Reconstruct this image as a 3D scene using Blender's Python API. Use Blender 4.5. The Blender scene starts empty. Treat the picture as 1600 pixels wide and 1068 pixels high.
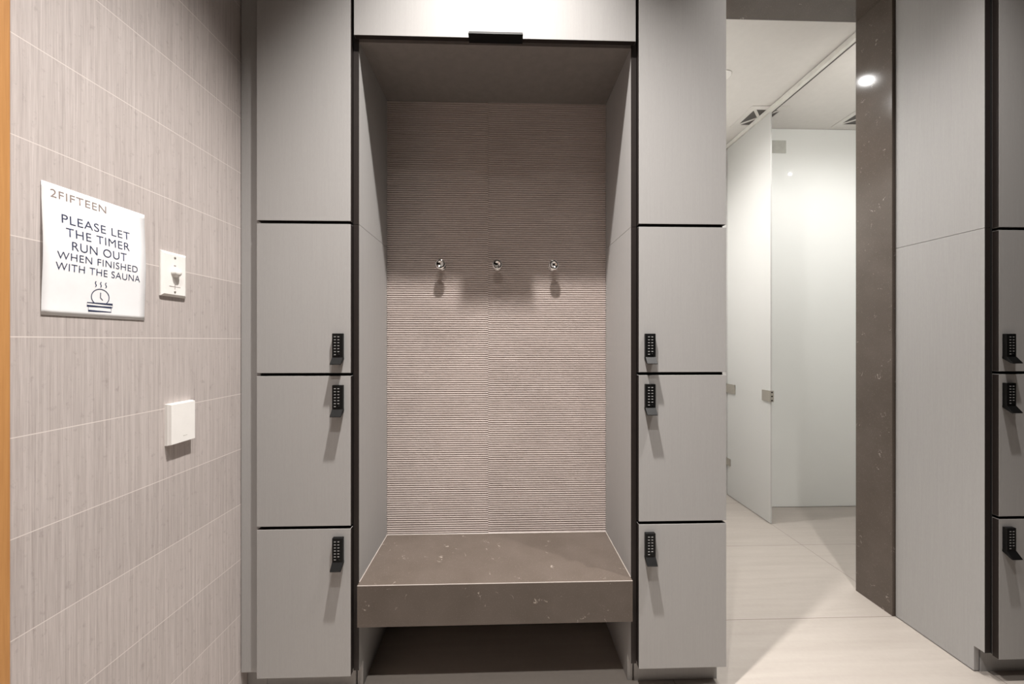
import bpy, bmesh, math, random
from mathutils import Vector, Matrix
random.seed(7)
S = bpy.context.scene
COL = S.collection
PI = math.pi

# ------------------------------------------------------------------ camera
F_PX = 585.0
YAW = math.atan(17 / F_PX)
cam_d = bpy.data.cameras.new('camera')
cam_d.sensor_fit = 'HORIZONTAL'
cam_d.sensor_width = 36.0
cam_d.lens = 36.0 * F_PX / 1600.0
cam_d.shift_y = -1.5 / 1600.0
cam_d.clip_start = 0.02
cam = bpy.data.objects.new('camera', cam_d)
cam.location = (0, 0, 1.24)
cam.rotation_euler = (PI / 2, 0, -YAW)
COL.objects.link(cam)
S.camera = cam

# ------------------------------------------------------------------ world, exposure
W = bpy.data.worlds.new('world')
S.world = W
W.use_nodes = True
W.node_tree.nodes['Background'].inputs[0].default_value = (1.0, 0.95, 0.9, 1)
W.node_tree.nodes['Background'].inputs[1].default_value = 0.02
S.view_settings.view_transform = 'Standard'
S.view_settings.look = 'None'
S.view_settings.gamma = 1.0
S.view_settings.use_curve_mapping = False
S.view_settings.exposure = 0.1

# ------------------------------------------------------------------ lamps (ceiling downlights, some added as unseen fill)
CEIL = 3.45          # ceiling of the changing room
CCEIL = 2.825        # ceiling beyond the stone portal
LIGHTS = [
    # x, y, z, watts, spot degrees, blend, radius
    (-0.02, 0.81, CEIL, 610, 81, 1.0, 0.03),
    (1.26, 0.81, CEIL, 240, 88, 1.0, 0.03),
    (-0.10, 0.02, CEIL, 175, 106, 1.0, 0.03),
    (0.95, 0.02, CEIL, 24, 90, 1.0, 0.03),  # unseen extra lamp, added as weak front fill
]
BEYOND = [
    (1.32, 2.20, CCEIL, 18, 165, 1.0, 0.011),
    (0.86, 2.35, CCEIL, 96, 165, 1.0, 0.013),  # hidden lamp added to brighten the floor beyond the portal
    (2.72, 2.02, CCEIL, 20, 165, 1.0, 0.013),
    (2.15, 2.00, CCEIL, 27, 165, 1.0, 0.013),  # second stall lamp, unseen, added to lift the lower glass screen
]
WARM = (1.0, 0.957, 0.918)
NEUTRAL = (1.0, 0.985, 0.97)


# ------------------------------------------------------------------ helpers
def link(o, parent=None):
    COL.objects.link(o)
    if parent:
        o.parent = parent
    return o


def tag(o, label=None, cat=None, group=None, kind=None):
    if label: o['label'] = label
    if cat: o['category'] = cat
    if group: o['group'] = group
    if kind: o['kind'] = kind
    return o


def thing(name, label, cat, loc=(0, 0, 0), rotz=0, group=None):
    o = bpy.data.objects.new(name, None)
    o.empty_display_size = 0.05
    o.location = loc
    o.rotation_euler = (0, 0, rotz)
    COL.objects.link(o)
    return tag(o, label, cat, group)


class MB:
    """Collects shapes for ONE mesh object; faces carry material slots."""
    def __init__(self):
        self.bm = bmesh.new()

    def box(self, x0, x1, y0, y1, z0, z1, m=0, edge=None, bevel=0.0):
        """edge: material slot of the four narrow sides, front/back (Y) keep m."""
        b = bmesh.new()
        r = bmesh.ops.create_cube(b, size=1.0)
        for v in r['verts']:
            v.co = Vector(((x0 + x1) / 2 + v.co.x * (x1 - x0), (y0 + y1) / 2 + v.co.y * (y1 - y0), (z0 + z1) / 2 + v.co.z * (z1 - z0)))
        for f in b.faces:
            f.normal_update()
            f.material_index = m
            if edge is not None and abs(f.normal.y) < 0.5:
                f.material_index = edge
        if bevel > 0:
            bmesh.ops.bevel(b, geom=b.edges[:], offset=bevel, segments=2, affect='EDGES', profile=0.5)
        self._add(b)
        return self

    def lathe(self, prof, M, seg=32, m=0, sy=1.0):
        """prof: list of (radius, height) turned about local Z, then moved by M."""
        b = bmesh.new()
        rings = []
        for r, h in prof:
            if r < 1e-6:
                rings.append([b.verts.new(M @ Vector((0, 0, h)))])
            else:
                rings.append([b.verts.new(M @ Vector((r * math.cos(2 * PI * i / seg), sy * r * math.sin(2 * PI * i / seg), h))) for i in range(seg)])
        for a, c in zip(rings, rings[1:]):
            for i in range(seg):
                j = (i + 1) % seg
                if len(a) == 1 and len(c) == 1: continue
                if len(a) == 1: f = b.faces.new((a[0], c[j], c[i])) if False else b.faces.new((a[0], c[i], c[j]))
                elif len(c) == 1: f = b.faces.new((a[i], a[j], c[0]))
                else: f = b.faces.new((a[i], a[j], c[j], c[i]))
                f.smooth = True
                f.material_index = m
        bmesh.ops.recalc_face_normals(b, faces=b.faces[:])
        self._add(b)
        return self

    def prism(self, pts, axis, a0, a1, m=0):
        """closed outline pts swept along axis ('x': pts are (y,z))."""
        b = bmesh.new()
        def P(p, a):
            return Vector((a, p[0], p[1])) if axis == 'x' else (Vector((p[0], a, p[1])) if axis == 'y' else Vector((p[0], p[1], a)))
        A = [b.verts.new(P(p, a0)) for p in pts]
        B = [b.verts.new(P(p, a1)) for p in pts]
        n = len(pts)
        b.faces.new(A); b.faces.new(B[::-1])
        for i in range(n):
            b.faces.new((A[i], B[i], B[(i + 1) % n], A[(i + 1) % n]))
        for f in b.faces: f.material_index = m
        bmesh.ops.recalc_face_normals(b, faces=b.faces[:])
        self._add(b)
        return self

    def _add(self, b):
        me = bpy.data.meshes.new('tmp')
        b.to_mesh(me)
        b.free()
        self.bm.from_mesh(me)
        bpy.data.meshes.remove(me)

    def build(self, name, mats, parent=None, origin=None):
        me = bpy.data.meshes.new(name)
        self.bm.to_mesh(me)
        self.bm.free()
        for k in (mats if isinstance(mats, (list, tuple)) else [mats]):
            me.materials.append(k)
        o = bpy.data.objects.new(name, me)
        if origin is not None:
            me.transform(Matrix.Translation(-Vector(origin)))
            o.location = origin
        return link(o, parent)


def copy_tree(o, parent=None):
    c = o.copy()
    COL.objects.link(c)
    c.parent = parent
    for ch in list(o.children):
        copy_tree(ch, c)
    return c


# ------------------------------------------------------------------ materials
class NT:
    def __init__(self, name):
        self.m = bpy.data.materials.new(name)
        self.m.use_nodes = True
        self.t = self.m.node_tree
        self.b = self.t.nodes['Principled BSDF']

    def n(self, kind, **kw):
        nd = self.t.nodes.new(kind)
        for k, v in kw.items():
            if k in nd.bl_rna.properties.keys(): setattr(nd, k, v)
            else: nd.inputs[k.replace('_', ' ')].default_value = v
        return nd

    def l(self, a, b):
        self.t.links.new(a, b)

    def coord(self, scale=(1, 1, 1), loc=(0, 0, 0), rot=(0, 0, 0)):
        tc = self.n('ShaderNodeTexCoord')
        mp = self.n('ShaderNodeMapping')
        mp.inputs['Scale'].default_value = scale
        mp.inputs['Location'].default_value = loc
        mp.inputs['Rotation'].default_value = rot
        self.l(tc.outputs['Object'], mp.inputs['Vector'])
        return mp.outputs[0]

    def noise(self, vec, scale, detail=4, rough=0.6, dist=0.0):
        nd = self.n('ShaderNodeTexNoise')
        nd.inputs['Scale'].default_value = scale
        nd.inputs['Detail'].default_value = detail
        nd.inputs['Roughness'].default_value = rough
        nd.inputs['Distortion'].default_value = dist
        self.l(vec, nd.inputs['Vector'])
        return nd.outputs[0]

    def ramp(self, fac, stops):
        r = self.n('ShaderNodeValToRGB')
        e = r.color_ramp.elements
        while len(e) < len(stops): e.new(0.5)
        for i, (p, c) in enumerate(stops):
            e[i].position = p
            e[i].color = (*c, 1) if len(c) == 3 else c
        self.l(fac, r.inputs[0])
        return r.outputs[0]

    def mix(self, fac, a, b, mode='MIX'):
        mx = self.n('ShaderNodeMix', data_type='RGBA', blend_type=mode)
        for s, v in ((mx.inputs[0], fac), (mx.inputs[6], a), (mx.inputs[7], b)):
            if hasattr(v, 'is_linked'): self.l(v, s)
            elif isinstance(v, (int, float)): s.default_value = v
            else: s.default_value = (*v, 1)
        return mx.outputs[2]

    def bump(self, h, strength=0.1, dist=0.002):
        bp = self.n('ShaderNodeBump')
        bp.inputs['Strength'].default_value = strength
        bp.inputs['Distance'].default_value = dist
        self.l(h, bp.inputs['Height'])
        self.l(bp.outputs[0], self.b.inputs['Normal'])

    def base(self, c):
        if hasattr(c, 'is_linked'): self.l(c, self.b.inputs['Base Color'])
        else: self.b.inputs['Base Color'].default_value = (*c, 1)
        return self

    def set(self, **kw):
        for k, v in kw.items():
            self.b.inputs[k.replace('_', ' ')].default_value = v
        return self


def plain(name, c, rough=0.5, metal=0.0, vary=0.06, scale=30, **kw):
    t = NT(name)
    v = t.noise(t.coord(), scale, 3)
    lo = tuple(x * (1 - vary) for x in c); hi = tuple(min(1, x * (1 + vary)) for x in c)
    t.base(t.ramp(v, [(0.3, lo), (0.7, hi)])).set(Roughness=rough, Metallic=metal, **kw)
    return t.m


def mat_laminate():
    t = NT('grey_laminate')
    c = t.coord((260, 260, 6))
    g = t.noise(c, 1.0, 5, 0.7)
    f = t.noise(t.coord((900, 900, 60)), 1.0, 2, 0.5)
    col = t.ramp(g, [(0.25, (0.345, 0.335, 0.327)), (0.75, (0.385, 0.375, 0.366))])
    col = t.mix(0.25, col, t.ramp(f, [(0.3, (0.325, 0.316, 0.308)), (0.7, (0.41, 0.40, 0.388))]))
    t.base(col).set(Roughness=0.6, Specular_IOR_Level=0.15)
    t.bump(g, 0.05, 0.0005)
    return t.m


def mat_wall_tile():
    t = NT('linen_wall_tile')
    tc = t.n('ShaderNodeTexCoord')
    # local Y runs along the wall, local Z up -> brick texture in that plane
    sp = t.n('ShaderNodeSeparateXYZ'); t.l(tc.outputs['Object'], sp.inputs[0])
    cb = t.n('ShaderNodeCombineXYZ')
    ax = t.n('ShaderNodeMath', operation='ADD'); ax.inputs[1].default_value = 10 - 0.935 + 0.005
    az = t.n('ShaderNodeMath', operation='ADD'); az.inputs[1].default_value = 0.1905 * 20 - 0.105
    t.l(sp.outputs[1], ax.inputs[0]); t.l(sp.outputs[2], az.inputs[0])
    t.l(ax.outputs[0], cb.inputs[0]); t.l(az.outputs[0], cb.inputs[1])
    bk = t.n('ShaderNodeTexBrick', offset=0.37, offset_frequency=2, squash=1.0)
    bk.inputs['Scale'].default_value = 1.0
    bk.inputs['Mortar Size'].default_value = 0.0011
    bk.inputs['Mortar Smooth'].default_value = 0.3
    bk.inputs['Brick Width'].default_value = 2.4
    bk.inputs['Row Height'].default_value = 0.1905
    bk.inputs['Bias'].default_value = 0.0
    bk.inputs['Color1'].default_value = (0.92, 0.92, 0.92, 1)
    bk.inputs['Color2'].default_value = (1.05, 1.05, 1.05, 1)
    bk.inputs['Mortar'].default_value = (1, 1, 1, 1)
    t.l(cb.outputs[0], bk.inputs['Vector'])
    s1 = t.noise(t.coord((1, 150, 1.6)), 1.0, 5, 0.65)
    s2 = t.noise(t.coord((1, 420, 9)), 1.0, 4, 0.7)
    s3 = t.noise(t.coord((1, 70, 45), (3, 1, 2)), 1.0, 4, 0.7)
    c = t.ramp(s1, [(0.30, (0.345, 0.303, 0.286)), (0.5, (0.46, 0.41, 0.389)), (0.66, (0.57, 0.515, 0.493))])
    c = t.mix(0.45, c, t.ramp(s2, [(0.34, (0.33, 0.29, 0.272)), (0.66, (0.575, 0.52, 0.497))]))
    c = t.mix(1.0, c, t.ramp(s3, [(0.30, (0.84, 0.83, 0.83)), (0.42, (1, 1, 1)), (0.8, (1.0, 1.0, 1.0))]), 'MULTIPLY')
    c = t.mix(1.0, c, bk.outputs['Color'], 'MULTIPLY')
    c = t.mix(bk.outputs['Fac'], c, (0.66, 0.605, 0.57))
    t.base(c).set(Roughness=0.55)
    t.bump(s2, 0.12, 0.001)
    return t.m


def mat_flute():
    t = NT('fluted_stone_tile')
    n1 = t.noise(t.coord((5, 5, 5)), 1.0, 5, 0.65)
    n2 = t.noise(t.coord((160, 160, 160)), 1.0, 3, 0.6)
    n3 = t.noise(t.coord((14, 14, 22)), 1.0, 8, 0.8, 1.2)
    c = t.ramp(n1, [(0.3, (0.49, 0.42, 0.388)), (0.7, (0.58, 0.505, 0.47))])
    c = t.mix(0.3, c, t.ramp(n2, [(0.3, (0.43, 0.365, 0.335)), (0.7, (0.61, 0.535, 0.50))]))
    c = t.mix(t.ramp(n3, [(0.70, (0, 0, 0)), (0.76, (0.6, 0.6, 0.6))]), c, (0.72, 0.65, 0.61))
    t.base(c).set(Roughness=0.6)
    return t.m


def mat_quartz():
    t = NT('brown_quartz')
    v = t.coord((1, 1, 1))
    n1 = t.noise(t.coord((6, 6, 6)), 1.0, 4, 0.6)
    sp = t.noise(t.coord((230, 230, 230)), 1.0, 2, 0.6)
    c = t.ramp(n1, [(0.3, (0.092, 0.074, 0.061)), (0.7, (0.113, 0.092, 0.078))])
    c = t.mix(t.ramp(sp, [(0.60, (0, 0, 0)), (0.75, (0.35, 0.35, 0.35))]), c, (0.25, 0.215, 0.19))
    # thin broken white veins: zero crossing of a distorted noise, masked in patches
    ve = t.noise(t.coord((5.0, 6.5, 5.0), (0.3, 0.2, 0.6)), 1.0, 5, 0.55, 0.35)
    ab = t.n('ShaderNodeMath', operation='SUBTRACT'); ab.inputs[1].default_value = 0.5
    t.l(ve, ab.inputs[0])
    aa = t.n('ShaderNodeMath', operation='ABSOLUTE'); t.l(ab.outputs[0], aa.inputs[0])
    line = t.ramp(aa.outputs[0], [(0.0, (1, 1, 1)), (0.007, (0, 0, 0))])
    mk = t.noise(t.coord((20, 20, 20), (4, 2, 7)), 1.0, 5, 0.75)
    mask = t.ramp(mk, [(0.57, (0, 0, 0)), (0.655, (0.75, 0.75, 0.75))])
    c = t.mix(t.mix(1.0, line, mask, 'MULTIPLY'), c, (0.62, 0.55, 0.48))
    t.base(c).set(Roughness=0.11, Specular_IOR_Level=0.3)
    return t.m


def mat_floor():
    t = NT('beige_floor_tile')
    tc = t.n('ShaderNodeTexCoord')
    mp = t.n('ShaderNodeMapping')
    mp.inputs['Location'].default_value = (12 - 0.63, 11.8 - 1.637, 0)
    t.l(tc.outputs['Object'], mp.inputs[0])
    bk = t.n('ShaderNodeTexBrick', offset=0.0)
    bk.inputs['Scale'].default_value = 1.0
    bk.inputs['Mortar Size'].default_value = 0.0014
    bk.inputs['Mortar Smooth'].default_value = 0.1
    bk.inputs['Brick Width'].default_value = 1.2
    bk.inputs['Row Height'].default_value = 0.59
    bk.inputs['Color1'].default_value = (0.96, 0.96, 0.96, 1)
    bk.inputs['Color2'].default_value = (1.02, 1.02, 1.02, 1)
    t.l(mp.outputs[0], bk.inputs['Vector'])
    s = t.noise(t.coord((1.6, 22, 1)), 1.0, 5, 0.6, 0.3)
    s2 = t.noise(t.coord((60, 60, 60)), 1.0, 3)
    c = t.ramp(s, [(0.3, (0.355, 0.317, 0.282)), (0.7, (0.405, 0.365, 0.328))])
    c = t.mix(0.12, c, t.ramp(s2, [(0.3, (0.27, 0.245, 0.22)), (0.7, (0.39, 0.357, 0.325))]))
    c = t.mix(1.0, c, bk.outputs['Color'], 'MULTIPLY')
    c = t.mix(bk.outputs['Fac'], c, (0.17, 0.14, 0.12))
    t.base(c).set(Roughness=0.38)
    return t.m


def mat_wood():
    t = NT('honey_pine')
    s = t.noise(t.coord((60, 60, 1.6)), 1.0, 6, 0.6, 0.6)
    f = t.noise(t.coord((300, 300, 10)), 1.0, 3)
    c = t.ramp(s, [(0.28, (0.33, 0.14, 0.04)), (0.5, (0.46, 0.22, 0.07)), (0.8, (0.53, 0.265, 0.088))])
    c = t.mix(0.25, c, t.ramp(f, [(0.3, (0.32, 0.14, 0.045)), (0.7, (0.54, 0.28, 0.10))]))
    t.base(c).set(Roughness=0.45)
    return t.m


def mat_brushed():
    t = NT('brushed_nickel')
    s = t.noise(t.coord((40, 700, 700)), 1.0, 3)
    t.base(t.ramp(s, [(0.3, (0.42, 0.39, 0.35)), (0.7, (0.56, 0.53, 0.48))])).set(Roughness=0.33, Metallic=1.0)
    return t.m


def mat_emit(name, c, s):
    t = NT(name)
    t.base(c).set(Roughness=0.4)
    t.b.inputs['Emission Color'].default_value = (*c, 1)
    t.b.inputs['Emission Strength'].default_value = s
    return t.m


LAM = mat_laminate()
TILE = mat_wall_tile()
FLUTE = mat_flute()
QUARTZ = mat_quartz()
FLOOR = mat_floor()
WOOD = mat_wood()
NICKEL = mat_brushed()
EDGE = plain('dark_brown_edging', (0.022, 0.0165, 0.0145), 0.5, Specular_IOR_Level=0.25)
BLACKV = plain('black_gap_board', (0.003, 0.0025, 0.0025), 0.8)
BLACK = plain('black_lock_plastic', (0.0045, 0.0045, 0.0045), 0.45, Specular_IOR_Level=0.22)
LEGEND = plain('grey_button_print', (0.33, 0.33, 0.33), 0.5)
CHROME = plain('polished_chrome', (0.78, 0.77, 0.76), 0.07, 1.0, vary=0.02)
LAM_SHADE = plain('shade_toned_laminate', (0.205, 0.185, 0.172), 0.55, Specular_IOR_Level=0.2)  # laminate darkened: the niche ceiling's shade is put into its colour
WHITEP = plain('white_plastic', (0.82, 0.80, 0.77), 0.35, vary=0.02)
PLATE_PRINT = plain('grey_plate_print', (0.30, 0.26, 0.25), 0.5)
PAPER = plain('white_paper', (0.83, 0.83, 0.84), 0.5, vary=0.02)
INK = plain('navy_print_ink', (0.018, 0.028, 0.075), 0.5)
GOLD = plain('bronze_print_ink', (0.27, 0.21, 0.185), 0.5)
WPAINT = plain('white_wall_paint', (0.80, 0.79, 0.76), 0.55, vary=0.02)
CPAINT = plain('white_ceiling_paint', (0.66, 0.635, 0.605), 0.8, vary=0.02)
GREYP = plain('grey_print_and_reflection', (0.50, 0.50, 0.46), 0.5)  # small print, and the reflection built on the glass screen
VENTD = plain('dark_vent_throat', (0.10, 0.09, 0.085), 0.7)
CAULK_GLINT = plain('pale_sealant_and_glint', (0.42, 0.375, 0.345), 0.45)  # sealant, and the highlight painted along the bench edge
ALU = plain('white_channel', (0.66, 0.64, 0.60), 0.4)
LENS = mat_emit('lamp_lens', (1.0, 0.92, 0.82), 18.0)


def mat_glass(name, trans, rough, c):
    t = NT(name)
    v = t.noise(t.coord(), 3.0, 2)
    t.base(t.ramp(v, [(0.3, tuple(x * 0.985 for x in c)), (0.7, c)]))
    t.set(Roughness=rough, IOR=1.45)
    t.b.inputs['Transmission Weight'].default_value = trans
    t.b.inputs['Coat Weight'].default_value = 0.35
    t.b.inputs['Coat Roughness'].default_value = 0.03
    return t.m


FROST = mat_glass('frosted_glass', 0.25, 0.45, (0.70, 0.695, 0.675))
BACKP = mat_glass('white_backed_glass', 0.0, 0.75, (0.82, 0.83, 0.81))

# ------------------------------------------------------------------ setting
FY = 1.30        # front of the locker doors
CY = 1.32        # front of the carcasses
BY = 1.64        # back of the niche
NL, NR = -0.495, 0.462
WANG = -math.atan(0.0325)
RX, BACK = 3.45, -2.4


def struct(name, mb, m, origin=None, label=None):
    o = mb.build(name, m, origin=origin)
    o['kind'] = 'structure'
    if label: tag(o, label)
    return o


struct('floor', MB().box(-1.6, RX + 0.1, BACK - 0.1, 3.1, -0.06, 0.0), FLOOR)
struct('ceiling', MB().box(-1.6, RX + 0.1, BACK - 0.1, 1.64, CEIL, CEIL + 0.06), CPAINT)
wl = struct('wall_left', MB().box(-0.08, 0.0, BACK - 0.1, 1.75, 0.0, CEIL), TILE)
wl.location = (-0.943, 0, 0)
wl.rotation_euler = (0, 0, WANG)
struct('wall_rear', MB().box(-1.3, RX + 0.1, BACK - 0.08, BACK, 0.0, CEIL), EDGE)
struct('wall_right', MB().box(RX, RX + 0.08, BACK, 1.81, 0.0, CEIL), EDGE)
struct('wall_stall', MB().box(RX, RX + 0.08, 1.81, 3.1, 0.0, CEIL), WPAINT)
# wall behind the lockers, with the portal opening between 0.80 and 1.785
struct('wall_back', MB().box(-0.88, 0.80, BY + 0.012, 1.81, 0.0, CEIL + 0.02), WPAINT)
struct('wall_back_right', MB().box(1.785, RX, BY + 0.002, 1.81, 0.0, CEIL + 0.02), WPAINT)
struct('wall_above_portal', MB().box(0.80, 1.785, BY + 0.002, 1.81, CCEIL + 0.022, CEIL + 0.02), WPAINT)
struct('trim_1', MB().box(0.79, 1.785, BY - 0.002, 1.812, CCEIL - 0.002, CCEIL + 0.020, bevel=0.0015), QUARTZ, label='dark brown stone soffit over the opening')
struct('trim_2', MB().box(1.763, 1.785, BY - 0.002, 1.812, 0.0, CCEIL - 0.002, bevel=0.0015), QUARTZ, label='dark brown stone jamb of the opening')
# space beyond
struct('ceiling_beyond', MB().box(0.5, RX, 1.81, 3.1, CCEIL, CCEIL + 0.05), CPAINT)
struct('wall_end', MB().box(0.5, RX, 2.985, 3.06, 0.0, CCEIL), WPAINT)
struct('wall_corridor', MB().box(0.42, 0.5, 1.81, 3.06, 0.0, CCEIL), WPAINT)
# pine frame of the sauna door on the left wall
fr = struct('door_1', MB().box(0.0, 0.024, 0.58, 0.712, 0.0, 2.35, bevel=0.003), WOOD, label='honey coloured pine door frame')
fr.location = (-0.9425, 0, 0)
fr.rotation_euler = (0, 0, WANG)


def fluted():
    """Two slabs of ribbed tile meeting in a vertical joint, real ribs."""
    b = bmesh.new()
    P = 0.0095
    for x0, x1, ph in ((NL, -0.056, 0.0), (-0.056, NR, 0.0042)):
        prof = []
        z = 0.02 - ph
        while z < 2.30:
            prof += [(BY + 0.0044, z), (BY + 0.0044, z + 0.0038), (BY + 0.0004, z + 0.0044), (BY, z + 0.0050), (BY, z + 0.0086), (BY + 0.0005, z + 0.0092)]
            z += P
        A = [b.verts.new((x0, y, zz)) for y, zz in prof]
        B = [b.verts.new((x1, y, zz)) for y, zz in prof]
        for i in range(len(prof) - 1):
            b.faces.new((A[i], B[i], B[i + 1], A[i + 1]))
        # back and sides
        k = [b.verts.new((x0, BY + 0.011, prof[0][1])), b.verts.new((x1, BY + 0.011, prof[0][1])), b.verts.new((x1, BY + 0.011, prof[-1][1])), b.verts.new((x0, BY + 0.011, prof[-1][1]))]
        b.faces.new(k)
        b.faces.new([k[0], k[3]] + A[::-1])
        b.faces.new([k[2], k[1]] + B)
    bmesh.ops.recalc_face_normals(b, faces=b.faces[:])
    m = MB(); m._add(b)
    return m


struct('wall_niche', fluted(), FLUTE, label='ribbed stone tile at the back of the niche')

# ------------------------------------------------------------------ keypad locks
GAPS = (0.602, 1.1255, 1.646)       # heights of the gaps between the doors
G = 0.0052
TOP = 2.93
LOCK_TOPS = (0.571, 1.090, 1.266)


def build_lock(x, ztop, door):
    """black keypad lock; sub-part of the door it is screwed to."""
    w = 0.0178
    y = FY
    m = MB()
    m.box(x - w, x + w, y - 0.013, y - 0.0, ztop - 0.084, ztop, 0, bevel=0.0016)
    # flared pull lip under the keypad
    m.prism([(y - 0.0002, ztop - 0.082), (y - 0.013, ztop - 0.082), (y - 0.030, ztop - 0.103), (y - 0.0285, ztop - 0.1055), (y - 0.0225, ztop - 0.104), (y - 0.0002, ztop - 0.0885)], 'x', x - w, x + w, 0)
    rows = 7
    for r in range(rows):
        zc = ztop - 0.0115 - r * 0.0101
        for s in (-1, 1):
            if r == 6 and s == 1: continue
            xc = x - 0.0012 + s * 0.0058
            m.box(xc - 0.0046, xc + 0.0046, y - 0.0146, y - 0.0129, zc - 0.0037, zc + 0.0037, 0, bevel=0.0006)
            m.box(xc - 0.0031, xc + 0.0031, y - 0.0149, y - 0.0145, zc - 0.0013, zc + 0.0013, 1)
    # key cylinder beside the last button
    m.lathe([(0, 0), (0.0032, 0), (0.0032, 0.0022), (0.0024, 0.0026), (0, 0.0026)], Matrix.Translation((x + 0.0055, y - 0.0128, ztop - 0.0721)) @ Matrix.Rotation(PI / 2, 4, 'X'), 16, 0)
    return m.build('keypad_lock', [BLACK, LEGEND], door, origin=(x, y, ztop))


def tower(name_label, cat_label, x0, x1, lock_x, side_in=None, side_out=None, filler=None, panel_left=None):
    base = Vector(((x0 + x1) / 2, CY, 0))
    t = thing('locker_tower', name_label, 'lockers', base)
    inv = Matrix.Translation(-base)

    def put(mb, name, mats, par=t):
        o = mb.build(name, mats)
        o.data.transform(inv)
        o.parent = par
        return o
    c0, c1 = x0 + 0.002, x1 - 0.002
    put(MB().box(c0, c1, CY + 0.0005, BY - 0.004, 0.094, TOP), 'carcass', [BLACKV])
    put(MB().box(c0 + 0.001, c1 - 0.001, 1.354, 1.37, 0.0, 0.0935), 'toe_kick', [LAM])
    edges = [0.090] + [g for gp in GAPS for g in (gp - G, gp + G)] + [TOP - 0.01]
    tops = {0: LOCK_TOPS[0], 1: LOCK_TOPS[1], 2: LOCK_TOPS[2]}
    for k in range(4):
        z0, z1 = edges[2 * k], edges[2 * k + 1]
        d = MB().box(x0, x1, FY, CY - 0.0005, z0, z1, 0, edge=1, bevel=0.0007).build('door', [LAM, EDGE])
        d.data.transform(Matrix.Translation(-Vector((x0, FY, z0))))
        d.location = Vector((x0, FY, z0)) - base
        d.parent = t
        if k in tops:
            lk = build_lock(lock_x, tops[k], None)
            lk.location = Vector(lk.location) - Vector((x0, FY, z0))
            lk.parent = d
    # niche-side boards, in two heights with a hairline seam; dark front edge
    if side_in is not None:
        a, b, front_only = side_in
        seam = 1.646
        for z0, z1 in ((0.0, seam - 0.0008), (seam + 0.0008, TOP)):
            m = MB()
            if z0 == 0.0:
                m.box(a, b, 1.358, BY - 0.001, 0.0, 0.094, 0)
                m.box(a, b, CY, BY - 0.001, 0.094, z1, 0)
            else:
                m.box(a, b, CY, BY - 0.001, z0, z1, 0)
            m.box(a, b, CY - 0.0012, CY, max(z0, 0.094), z1, 1)
            put(m, 'side_board', [LAM, EDGE])
    if filler is not None:
        put(MB().box(filler[0], filler[1], CY, CY + 0.018, 0.095, TOP, bevel=0.0008), 'filler_strip', [LAM])
        put(MB().box(filler[0], c0, 1.354, 1.37, 0.0, 0.0935), 'toe_kick', [LAM])
    if panel_left is not None:
        xa, xb = panel_left
        seam = 1.656
        for z0, z1 in ((0.0, seam - 0.0009), (seam + 0.0009, TOP)):
            m = MB()
            if z0 == 0.0:
                m.box(xa, xb, 1.355, BY - 0.006, 0.004, 0.096, 0)
                m.box(xa, xb, CY + 0.004, BY - 0.006, 0.096, z1, 0)
            else:
                m.box(xa, xb, CY + 0.004, BY - 0.006, z0, z1, 0)
            m.box(xa, xb, CY + 0.0025, CY + 0.004, max(z0, 0.096), z1, 1)
            put(m, 'end_panel', [LAM, EDGE])
    return t


tower('grey locker column left of the bench, beside the tiled wall', '', -0.832, -0.516, -0.556,
      side_in=(-0.514, NL, 0), filler=(-0.8975, -0.832))
tower('grey locker column right of the bench, next to the opening', '', 0.483, 0.795, 0.520,
      side_in=(NR, 0.481, 0))
tower('grey locker column beyond the opening, cut off by the right edge', '', 1.797, 2.12, 1.826,
      panel_left=(1.775, 1.794))

# ------------------------------------------------------------------ cabinet over the niche
base = Vector(((NL + NR) / 2, CY, 2.28))
t = thing('overhead_cabinet', 'pale grey wall cabinet over the niche with a black edge pull', 'cabinet', base)
o = MB().box(NL + 0.0005, NR - 0.0005, CY + 0.0005, BY - 0.001, 2.281, TOP).build('body', [LAM_SHADE]); o.data.transform(Matrix.Translation(-base)); o.parent = t
d = MB().box(-0.505, 0.472, FY, CY - 0.0018, 2.290, TOP - 0.01, 0, edge=1, bevel=0.0007).build('door', [LAM, EDGE]); d.data.transform(Matrix.Translation(-base)); d.parent = t
h = MB()
h.prism([(FY - 0.0015, 2.311), (FY, 2.311), (FY, 2.2905), (CY - 0.001, 2.2895), (CY - 0.001, 2.287), (FY - 0.022, 2.287), (FY - 0.022, 2.289), (FY - 0.0015, 2.2905)], 'x', -0.112, 0.075)
h = h.build('handle', [BLACK]); h.data.transform(Matrix.Translation(-base)); h.parent = d
tag(h, 'black metal edge pull')

# ------------------------------------------------------------------ bench
t = thing('bench', 'dark brown stone bench between the locker columns', 'bench', (0, 0, 0))
BT, BB = 0.400, 0.257
MB().prism([(FY + 0.0022, BT - 0.0022), (FY + 0.0022, BT), (BY - 0.001, BT), (BY - 0.001, BT - 0.03), (FY + 0.028, BT - 0.03)], 'x', NL + 0.001, NR - 0.001).build('seat', [QUARTZ], t)
MB().prism([(FY, BB), (FY, BT - 0.0022), (FY + 0.0018, BT - 0.0026), (FY + 0.0276, BT - 0.0305), (FY + 0.0276, BB)], 'x', NL + 0.001, NR - 0.001).build('front_panel', [QUARTZ], t)
tag(MB().box(NL + 0.001, NR - 0.001, FY - 0.0001, FY + 0.0021, BT - 0.0021, BT + 0.0002, bevel=0.0004).build('edge_highlight', [CAULK_GLINT], t), 'highlight along the front edge, made as a pale strip')  # painted highlight: pale strip in place of light catching the edge
MB().box(NL + 0.001, NR - 0.001, FY + 0.031, BY - 0.002, BT - 0.06, BT - 0.0305).build('support_board', [BLACKV], t)
b = 0.0019
m = MB()
m.prism([(NL + 0.0005, BT), (NL + 0.0005 + b, BT), (NL + 0.0005, BT + b)], 'y', CY, BY - 0.001)
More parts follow.
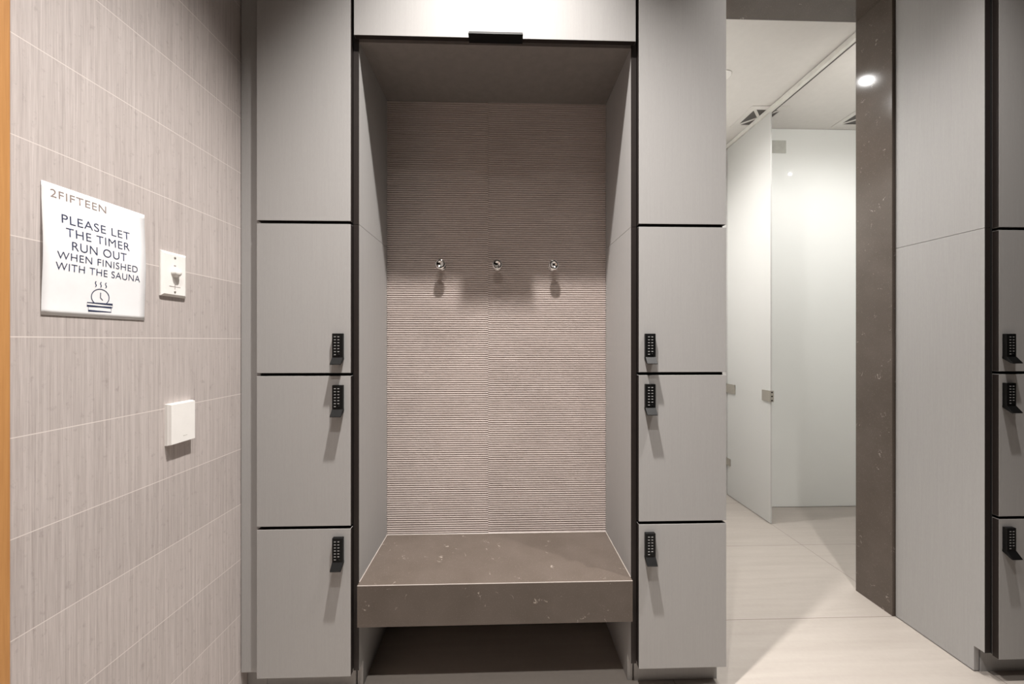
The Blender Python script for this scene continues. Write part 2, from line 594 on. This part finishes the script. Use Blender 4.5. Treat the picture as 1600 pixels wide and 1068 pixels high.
m.prism([(NR - 0.0005, BT), (NR - 0.0005 - b, BT), (NR - 0.0005, BT + b)], 'y', CY, BY - 0.001)
m.prism([(BY - 0.0005, BT), (BY - 0.0005 - b, BT), (BY - 0.0005, BT + b)], 'x', NL + 0.001, NR - 0.001)
tag(m.build('sealant_bead', [CAULK_GLINT], t), 'pale sealant line along the bench edges')

# ------------------------------------------------------------------ chrome hooks in the niche
TH = Matrix.Rotation(PI / 2, 4, 'X')      # lathe axis Z -> -Y (out of the wall)


def hook():
    t = thing('coat_hook', '', 'hook', (0, 0, 0))
    MB().lathe([(0, 0), (0.0185, 0), (0.0185, 0.003), (0.0165, 0.005), (0, 0.005)], TH, 32).build('wall_rosette', [CHROME], t)
    MB().lathe([(0.0095, 0.004), (0.0072, 0.010), (0.0066, 0.022), (0.0080, 0.034)], TH, 24).build('stem', [CHROME], t)
    MB().lathe([(0, 0.032), (0.0100, 0.032), (0.0195, 0.036), (0.0220, 0.040), (0.0218, 0.045), (0.0195, 0.049), (0.0150, 0.0505), (0.0120, 0.0490), (0.0075, 0.0455), (0.0, 0.0440)], TH, 32).build('knob', [CHROME], t)
    return t


h0 = hook()
for i, (x, lab) in enumerate(((-0.258, 'chrome knob hook nearest the left locker column'), (-0.0165, 'chrome knob hook in the middle of the row of three'), (0.225, 'chrome knob hook nearest the right locker column'))):
    o = h0 if i == 0 else copy_tree(h0)
    o.location = (x, BY, 1.566)
    o['label'] = lab
    o['group'] = 'chrome hooks on the ribbed tile'

# ------------------------------------------------------------------ things on the left wall (local: X out of the wall, Y along, Z up)
WALL = Matrix.Translation((-0.943, 0, 0)) @ Matrix.Rotation(WANG, 4, 'Z')


def wall_thing(name, label, cat, y, z):
    p = WALL @ Vector((0, y, z))
    return thing(name, label, cat, p, WANG)


ROTX = Matrix.Rotation(PI / 2, 4, 'Y')      # lathe axis Z -> +X


def plate_mesh(w, hgt, th, inset, mats, name, par):
    b = bmesh.new()
    def ring(k, x): return [b.verts.new((x, sy * (w / 2 - k), sz * (hgt / 2 - k))) for sy, sz in ((-1, -1), (1, -1), (1, 1), (-1, 1))]
    rs = [ring(0, 0), ring(0, th * 0.45), ring(0.0008, th * 0.62), ring(inset, th)]
    b.faces.new(rs[0][::-1]); b.faces.new(rs[-1])
    for a, c in zip(rs, rs[1:]):
        for i in range(4): b.faces.new((a[i], a[(i + 1) % 4], c[(i + 1) % 4], c[i]))
    bmesh.ops.recalc_face_normals(b, faces=b.faces[:])
    m = MB(); m._add(b)
    return m.build(name, mats, par)


t = wall_thing('timer_switch', 'white timer switch plate with a round knob beside the paper sign', 'switch', 1.062, 1.4225)
plate_mesh(0.077, 0.121, 0.0075, 0.006, [WHITEP], 'cover_plate', t)
m = MB().lathe([(0.0135, 0), (0.0130, 0.002), (0.0108, 0.003), (0.0100, 0.0095), (0.0085, 0.0115), (0, 0.012)], Matrix.Translation((0.0073, 0.001, 0.006)) @ ROTX, 32)
m.box(0.0178, 0.0188, 0.0002, 0.0018, 0.002, 0.009)
m.build('knob', [WHITEP], t)
for zz in (0.047, -0.047):
    MB().lathe([(0, 0), (0.0030, 0), (0.0026, 0.0012), (0, 0.0014)], Matrix.Translation((0.0073, 0, zz)) @ ROTX, 16).build('screw', [NICKEL], t)
m = MB()
m.box(0.0074, 0.0078, -0.017, 0.017, -0.0335, -0.0322)
m.box(0.0074, 0.0078, -0.0007, 0.0007, -0.040, -0.0265)
MB().box(0.0074, 0.0078, -0.003, 0.003, 0.0235, 0.0265).build('printed_mark', [PLATE_PRINT], t)
m.build('printed_mark', [PLATE_PRINT], t)

t = wall_thing('control_panel', 'blank white rectangular control below the timer switch', 'control panel', 1.079, 1.0125)
plate_mesh(0.079, 0.112, 0.0165, 0.0018, [WHITEP], 'housing', t)
MB().box(0.0163, 0.01675, -0.001, 0.012, -0.0385, -0.0372).build('printed_mark', [GREYP], t)

# paper sign
SW, SH = 0.209, 0.2685
t = wall_thing('paper_sign', 'white paper sign about the sauna timer stuck on the tiled wall', 'sign', 0.878, 1.4268)


def paper_x(v):                 # how far the sheet bulges off the wall
    return 0.0012 + 0.0038 * math.sin(PI * min(max(v, 0), 1)) ** 2


def on_paper(u, v, lift=0.0):   # u from the left edge, v from the top edge, both 0..1
    return Vector((paper_x(v) + lift, (u - 0.5) * SW, (0.5 - v) * SH))


b = bmesh.new()
N = 24
fr_ = [[b.verts.new(on_paper(i / 12, j / N, 0.0004)) for i in range(13)] for j in range(N + 1)]
bk_ = [[b.verts.new(on_paper(i / 12, j / N, 0.0)) for i in range(13)] for j in range(N + 1)]
for j in range(N):
    for i in range(12):
        b.faces.new((fr_[j][i], fr_[j + 1][i], fr_[j + 1][i + 1], fr_[j][i + 1])).smooth = True
        b.faces.new((bk_[j][i], bk_[j][i + 1], bk_[j + 1][i + 1], bk_[j + 1][i])).smooth = True
for i in range(12):
    b.faces.new((fr_[0][i], fr_[0][i + 1], bk_[0][i + 1], bk_[0][i])); b.faces.new((fr_[N][i], bk_[N][i], bk_[N][i + 1], fr_[N][i + 1]))
for j in range(N):
    b.faces.new((fr_[j][0], bk_[j][0], bk_[j + 1][0], fr_[j + 1][0])); b.faces.new((fr_[j][12], fr_[j + 1][12], bk_[j + 1][12], bk_[j][12]))
bmesh.ops.recalc_face_normals(b, faces=b.faces[:])
m = MB(); m._add(b); m.build('sheet', [PAPER], t)


def text_mesh(s):
    cu = bpy.data.curves.new('t', 'FONT')
    cu.body = s
    cu.size = 1.0
    cu.space_character = 1.08
    cu.offset = -0.005
    ob = bpy.data.objects.new('t', cu)
    COL.objects.link(ob)
    dg = bpy.context.evaluated_depsgraph_get()
    me = bpy.data.meshes.new_from_object(ob.evaluated_get(dg))
    bpy.data.objects.remove(ob)
    return me


def print_line(s, u0, u1, v0, v1, mat):
    me = text_mesh(s)
    bm = bmesh.new(); bm.from_mesh(me); bpy.data.meshes.remove(me)
    bmesh.ops.triangulate(bm, faces=bm.faces[:])
    xs = [v.co.x for v in bm.verts]; ys = [v.co.y for v in bm.verts]
    ax, bx, ay, by = min(xs), max(xs), min(ys), max(ys)
    for v in bm.verts:
        u = u0 + (v.co.x - ax) / (bx - ax) * (u1 - u0)
        w = v1 + (v.co.y - ay) / (by - ay) * (v0 - v1)
        v.co = on_paper(u, w, 0.00075)
    bmesh.ops.recalc_face_normals(bm, faces=bm.faces[:])
    if sum(f.normal.x for f in bm.faces) < 0: bmesh.ops.reverse_faces(bm, faces=bm.faces[:])
    m = MB(); m._add(bm)
    return m.build('printed_text', [mat], t)


tag(print_line('2FIFTEEN', 0.068, 0.568, 0.040, 0.100, GOLD), 'bronze heading on the sign')
print_line('PLEASE LET', 0.154, 0.814, 0.211, 0.279, INK)
print_line('THE TIMER', 0.186, 0.808, 0.310, 0.377, INK)
print_line('RUN OUT', 0.235, 0.771, 0.409, 0.478, INK)
print_line('WHEN FINISHED', 0.110, 0.898, 0.504, 0.562, INK)
print_line('WITH THE SAUNA', 0.100, 0.928, 0.589, 0.647, INK)


def strokes(polys, width):
    """flat ink strokes on the sheet; polys are lists of (x, z) metres from the sheet centre"""
    bm = bmesh.new()
    for pts, closed in polys:
        n = len(pts)
        L, R = [], []
        for i, p in enumerate(pts):
            a = pts[(i - 1) % n] if (closed or i > 0) else p
            c = pts[(i + 1) % n] if (closed or i < n - 1) else p
            d = Vector((c[0] - a[0], c[1] - a[1])).normalized()
            # mitre at corners
            d1 = Vector((p[0] - a[0], p[1] - a[1])); d1 = d1.normalized() if d1.length > 1e-9 else d
            k = width / 2 / max(0.4, abs(d.dot(d1)))
            nx, nz = -d.y * k, d.x * k
            for lst, s in ((L, 1), (R, -1)):
                x, z = p[0] + s * nx, p[1] + s * nz
                lst.append(bm.verts.new(on_paper(0.5 + x / SW, 0.5 - z / SH, 0.00075)))
        for i in range(n if closed else n - 1):
            j = (i + 1) % n
            bm.faces.new((R[i], R[j], L[j], L[i]))
    bmesh.ops.recalc_face_normals(bm, faces=bm.faces[:])
    for f in bm.faces:
        if f.normal.x < 0: f.normal_flip()
    m = MB(); m._add(bm)
    return m.build('printed_symbol', [INK], t)


def zz(v): return (0.5 - v) * SH
cx_, cz_, r_ = 0.0015, zz(0.825), 0.0182
a0 = math.radians(-52)
arc = [(cx_ + r_ * math.cos(a), cz_ + r_ * math.sin(a)) for a in [a0 + (PI - 2 * a0) * i / 40 for i in range(41)]]
def rect(x0, x1, z0, z1): return ([(x0, z0), (x1, z0), (x1, z1), (x0, z1)], True)
polys = [(arc, False), ([(cx_, cz_ + 0.0105), (cx_, cz_ - 0.001), (cx_ + 0.0052, cz_ - 0.0065)], False),
         rect(cx_ - 0.0262, cx_ + 0.0262, zz(0.905), zz(0.878)), rect(cx_ - 0.0235, cx_ + 0.0235, zz(0.945), zz(0.905))]
for dx in (-0.0105, 0.0, 0.0105):
    polys.append(([(cx_ + dx + 0.0014 * math.sin(2 * PI * k / 10) + 0.0006 * (k - 5) / 5, zz(0.742 - 0.046 * k / 10)) for k in range(11)], False))
strokes(polys, 0.0017)

# ------------------------------------------------------------------ glass beyond the portal
GX = 1.83
t = thing('glass_partition', 'tall frosted glass panel standing edge on beyond the opening', 'glass panel', (GX, 2.73, 0))
MB().box(-0.005, 0.005, -0.244, 0.240, 0.004, CCEIL - 0.036, bevel=0.001).build('pane', [FROST], t)
def clamp(y0, y1, z0, z1, screws):
    m = MB().box(-0.013, -0.0052, y0, y1, z0, z1, bevel=0.001).box(0.0052, 0.013, y0, y1, z0, z1, bevel=0.001)
    c = m.build('glass_clamp', [NICKEL], t)
    tag(c, 'brushed metal clamp')
    for y, zc, ax in screws:
        if ax == 'y':
            MB().lathe([(0, 0), (0.0058, 0), (0.0058, 0.002), (0, 0.0022)], Matrix.Translation((-0.002, y, zc)) @ TH, 16).build('screw', [BLACK], c)
        else:
            MB().lathe([(0, 0), (0.005, 0), (0.0045, 0.0015), (0, 0.002)], Matrix.Translation((-0.013, y, zc)) @ Matrix.Rotation(-PI / 2, 4, 'Y'), 16).build('screw', [NICKEL], c)
    return c
c = clamp(-0.2475, -0.17, 0.828, 0.903, [])
m = MB().box(-0.013, 0.013, -0.2525, -0.2476, 0.828, 0.903, bevel=0.001).build('clamp_face', [NICKEL], c)
for zc in (0.838, 0.866, 0.893):
    MB().lathe([(0, 0), (0.0052, 0), (0.0052, 0.002), (0, 0.0022)], Matrix.Translation((-0.001, -0.2522, zc)) @ TH, 16).build('screw', [BLACK], c)
clamp(0.135, 0.252, 0.825, 0.897, [(0.16, 0.86, 'x')])
clamp(0.195, 0.252, 0.245, 0.300, [])

# ceiling channel that carries the glass line
tag(MB().box(GX - 0.017, GX + 0.017, 1.815, 2.983, CCEIL - 0.034, CCEIL - 0.0046, bevel=0.001).build('ceiling_track', [ALU]),
    'thin pale channel running along the ceiling above the glass panel', 'track')
o = bpy.data.objects['ceiling_track']
ch = MB().box(GX + 0.006, GX + 0.0155, 1.816, 2.982, CCEIL - 0.0352, CCEIL - 0.0341).build('slot', [VENTD], o)

tag(MB().box(GX + 0.019, 3.30, 2.735, 2.747, 0.003, CCEIL - 0.002, bevel=0.001).build('glass_screen', [BACKP]),
    'wide glossy white glass screen facing the opening', 'glass panel')
tag(MB().box(2.007, 2.125, 2.7325, 2.7345, 2.64, 2.735).build('screen_reflection', [GREYP]),
    'grey square reflection high in the white glass screen, made as a thin sheet', 'reflection')  # reflection in the glass, built as a flat grey sheet


def diffuser(x, y, s, label):
    t = thing('ceiling_vent', label, 'vent', (x, y, CCEIL), 0, 'square ceiling vents')
    hs = s / 2
    # dark throat, outer rim, four sloping vanes leaving triangular openings
    MB().box(-hs * 0.9, hs * 0.9, -hs * 0.9, hs * 0.9, -0.0012, -0.0003).build('throat', [VENTD], t)
    m = MB()
    k = hs * 0.70
    for a, b2, c2, d2 in ((-hs, hs, -hs, -k), (-hs, hs, k, hs), (-hs, -k, -k, k), (k, hs, -k, k)):
        m.box(a, b2, c2, d2, -0.0042, -0.0003, bevel=0.001)
    m.build('rim', [CPAINT], t)
    for q in range(4):
        R = Matrix.Rotation(q * PI / 2, 4, 'Z')
        bm = bmesh.new()
        w = 0.012
        P = [(-k, -k + w, -0.0036), (-k, -k, -0.0036), (-k + w, -k, -0.0036), (w, 0.0, -0.0036), (0.0, w, -0.0036)]
        A = [bm.verts.new(R @ Vector(p)) for p in P]
        B = [bm.verts.new(R @ (Vector(p) + Vector((0, 0, 0.0022)))) for p in P]
        bm.faces.new(A); bm.faces.new(B[::-1])
        for i in range(5): bm.faces.new((A[i], B[i], B[(i + 1) % 5], A[(i + 1) % 5]))
        bmesh.ops.recalc_face_normals(bm, faces=bm.faces[:])
        mm = MB(); mm._add(bm); mm.build('vane', [CPAINT], t)
    return t


diffuser(1.825, 2.602, 0.26, 'square white ceiling vent crossed by the pale ceiling track')
diffuser(2.57, 2.575, 0.26, 'square white ceiling vent right of the ceiling track, half hidden by the stone jamb')


# ------------------------------------------------------------------ downlights, some added as fill
def downlight(x, y, z, watts, deg, blend, rad, tint, label):
    t = thing('downlight', label, 'ceiling light', (x, y, z), 0, 'recessed ceiling lights')
    MB().lathe([(rad * 0.9, -0.0005), (0.050, -0.0005), (0.050, -0.003), (0.046, -0.005), (rad * 0.9, -0.004)], Matrix.Identity(4), 32).build('rim', [WHITEP], t)
    MB().lathe([(0, -0.0012), (rad * 0.9, -0.0012), (rad * 0.9, -0.0006), (0, -0.0006)], Matrix.Identity(4), 32).build('lens', [LENS], t)
    ld = bpy.data.lights.new('lamp', 'SPOT')
    ld.energy = watts
    ld.color = tint
    ld.spot_size = math.radians(deg)
    ld.spot_blend = blend
    ld.shadow_soft_size = rad
    lo = bpy.data.objects.new('lamp', ld)
    lo.location = (0, 0, -0.012)
    link(lo, t)
    return t


for x, y, z, w, dg_, bl, ra in LIGHTS:
    downlight(x, y, z, w, dg_, bl, ra, WARM, 'recessed round ceiling light in front of the lockers, one of them added as fill')
for x, y, z, w, dg_, bl, ra in BEYOND:
    downlight(x, y, z, w, dg_, bl, ra, NEUTRAL, 'recessed round ceiling light beyond the opening, some of them added as fill')
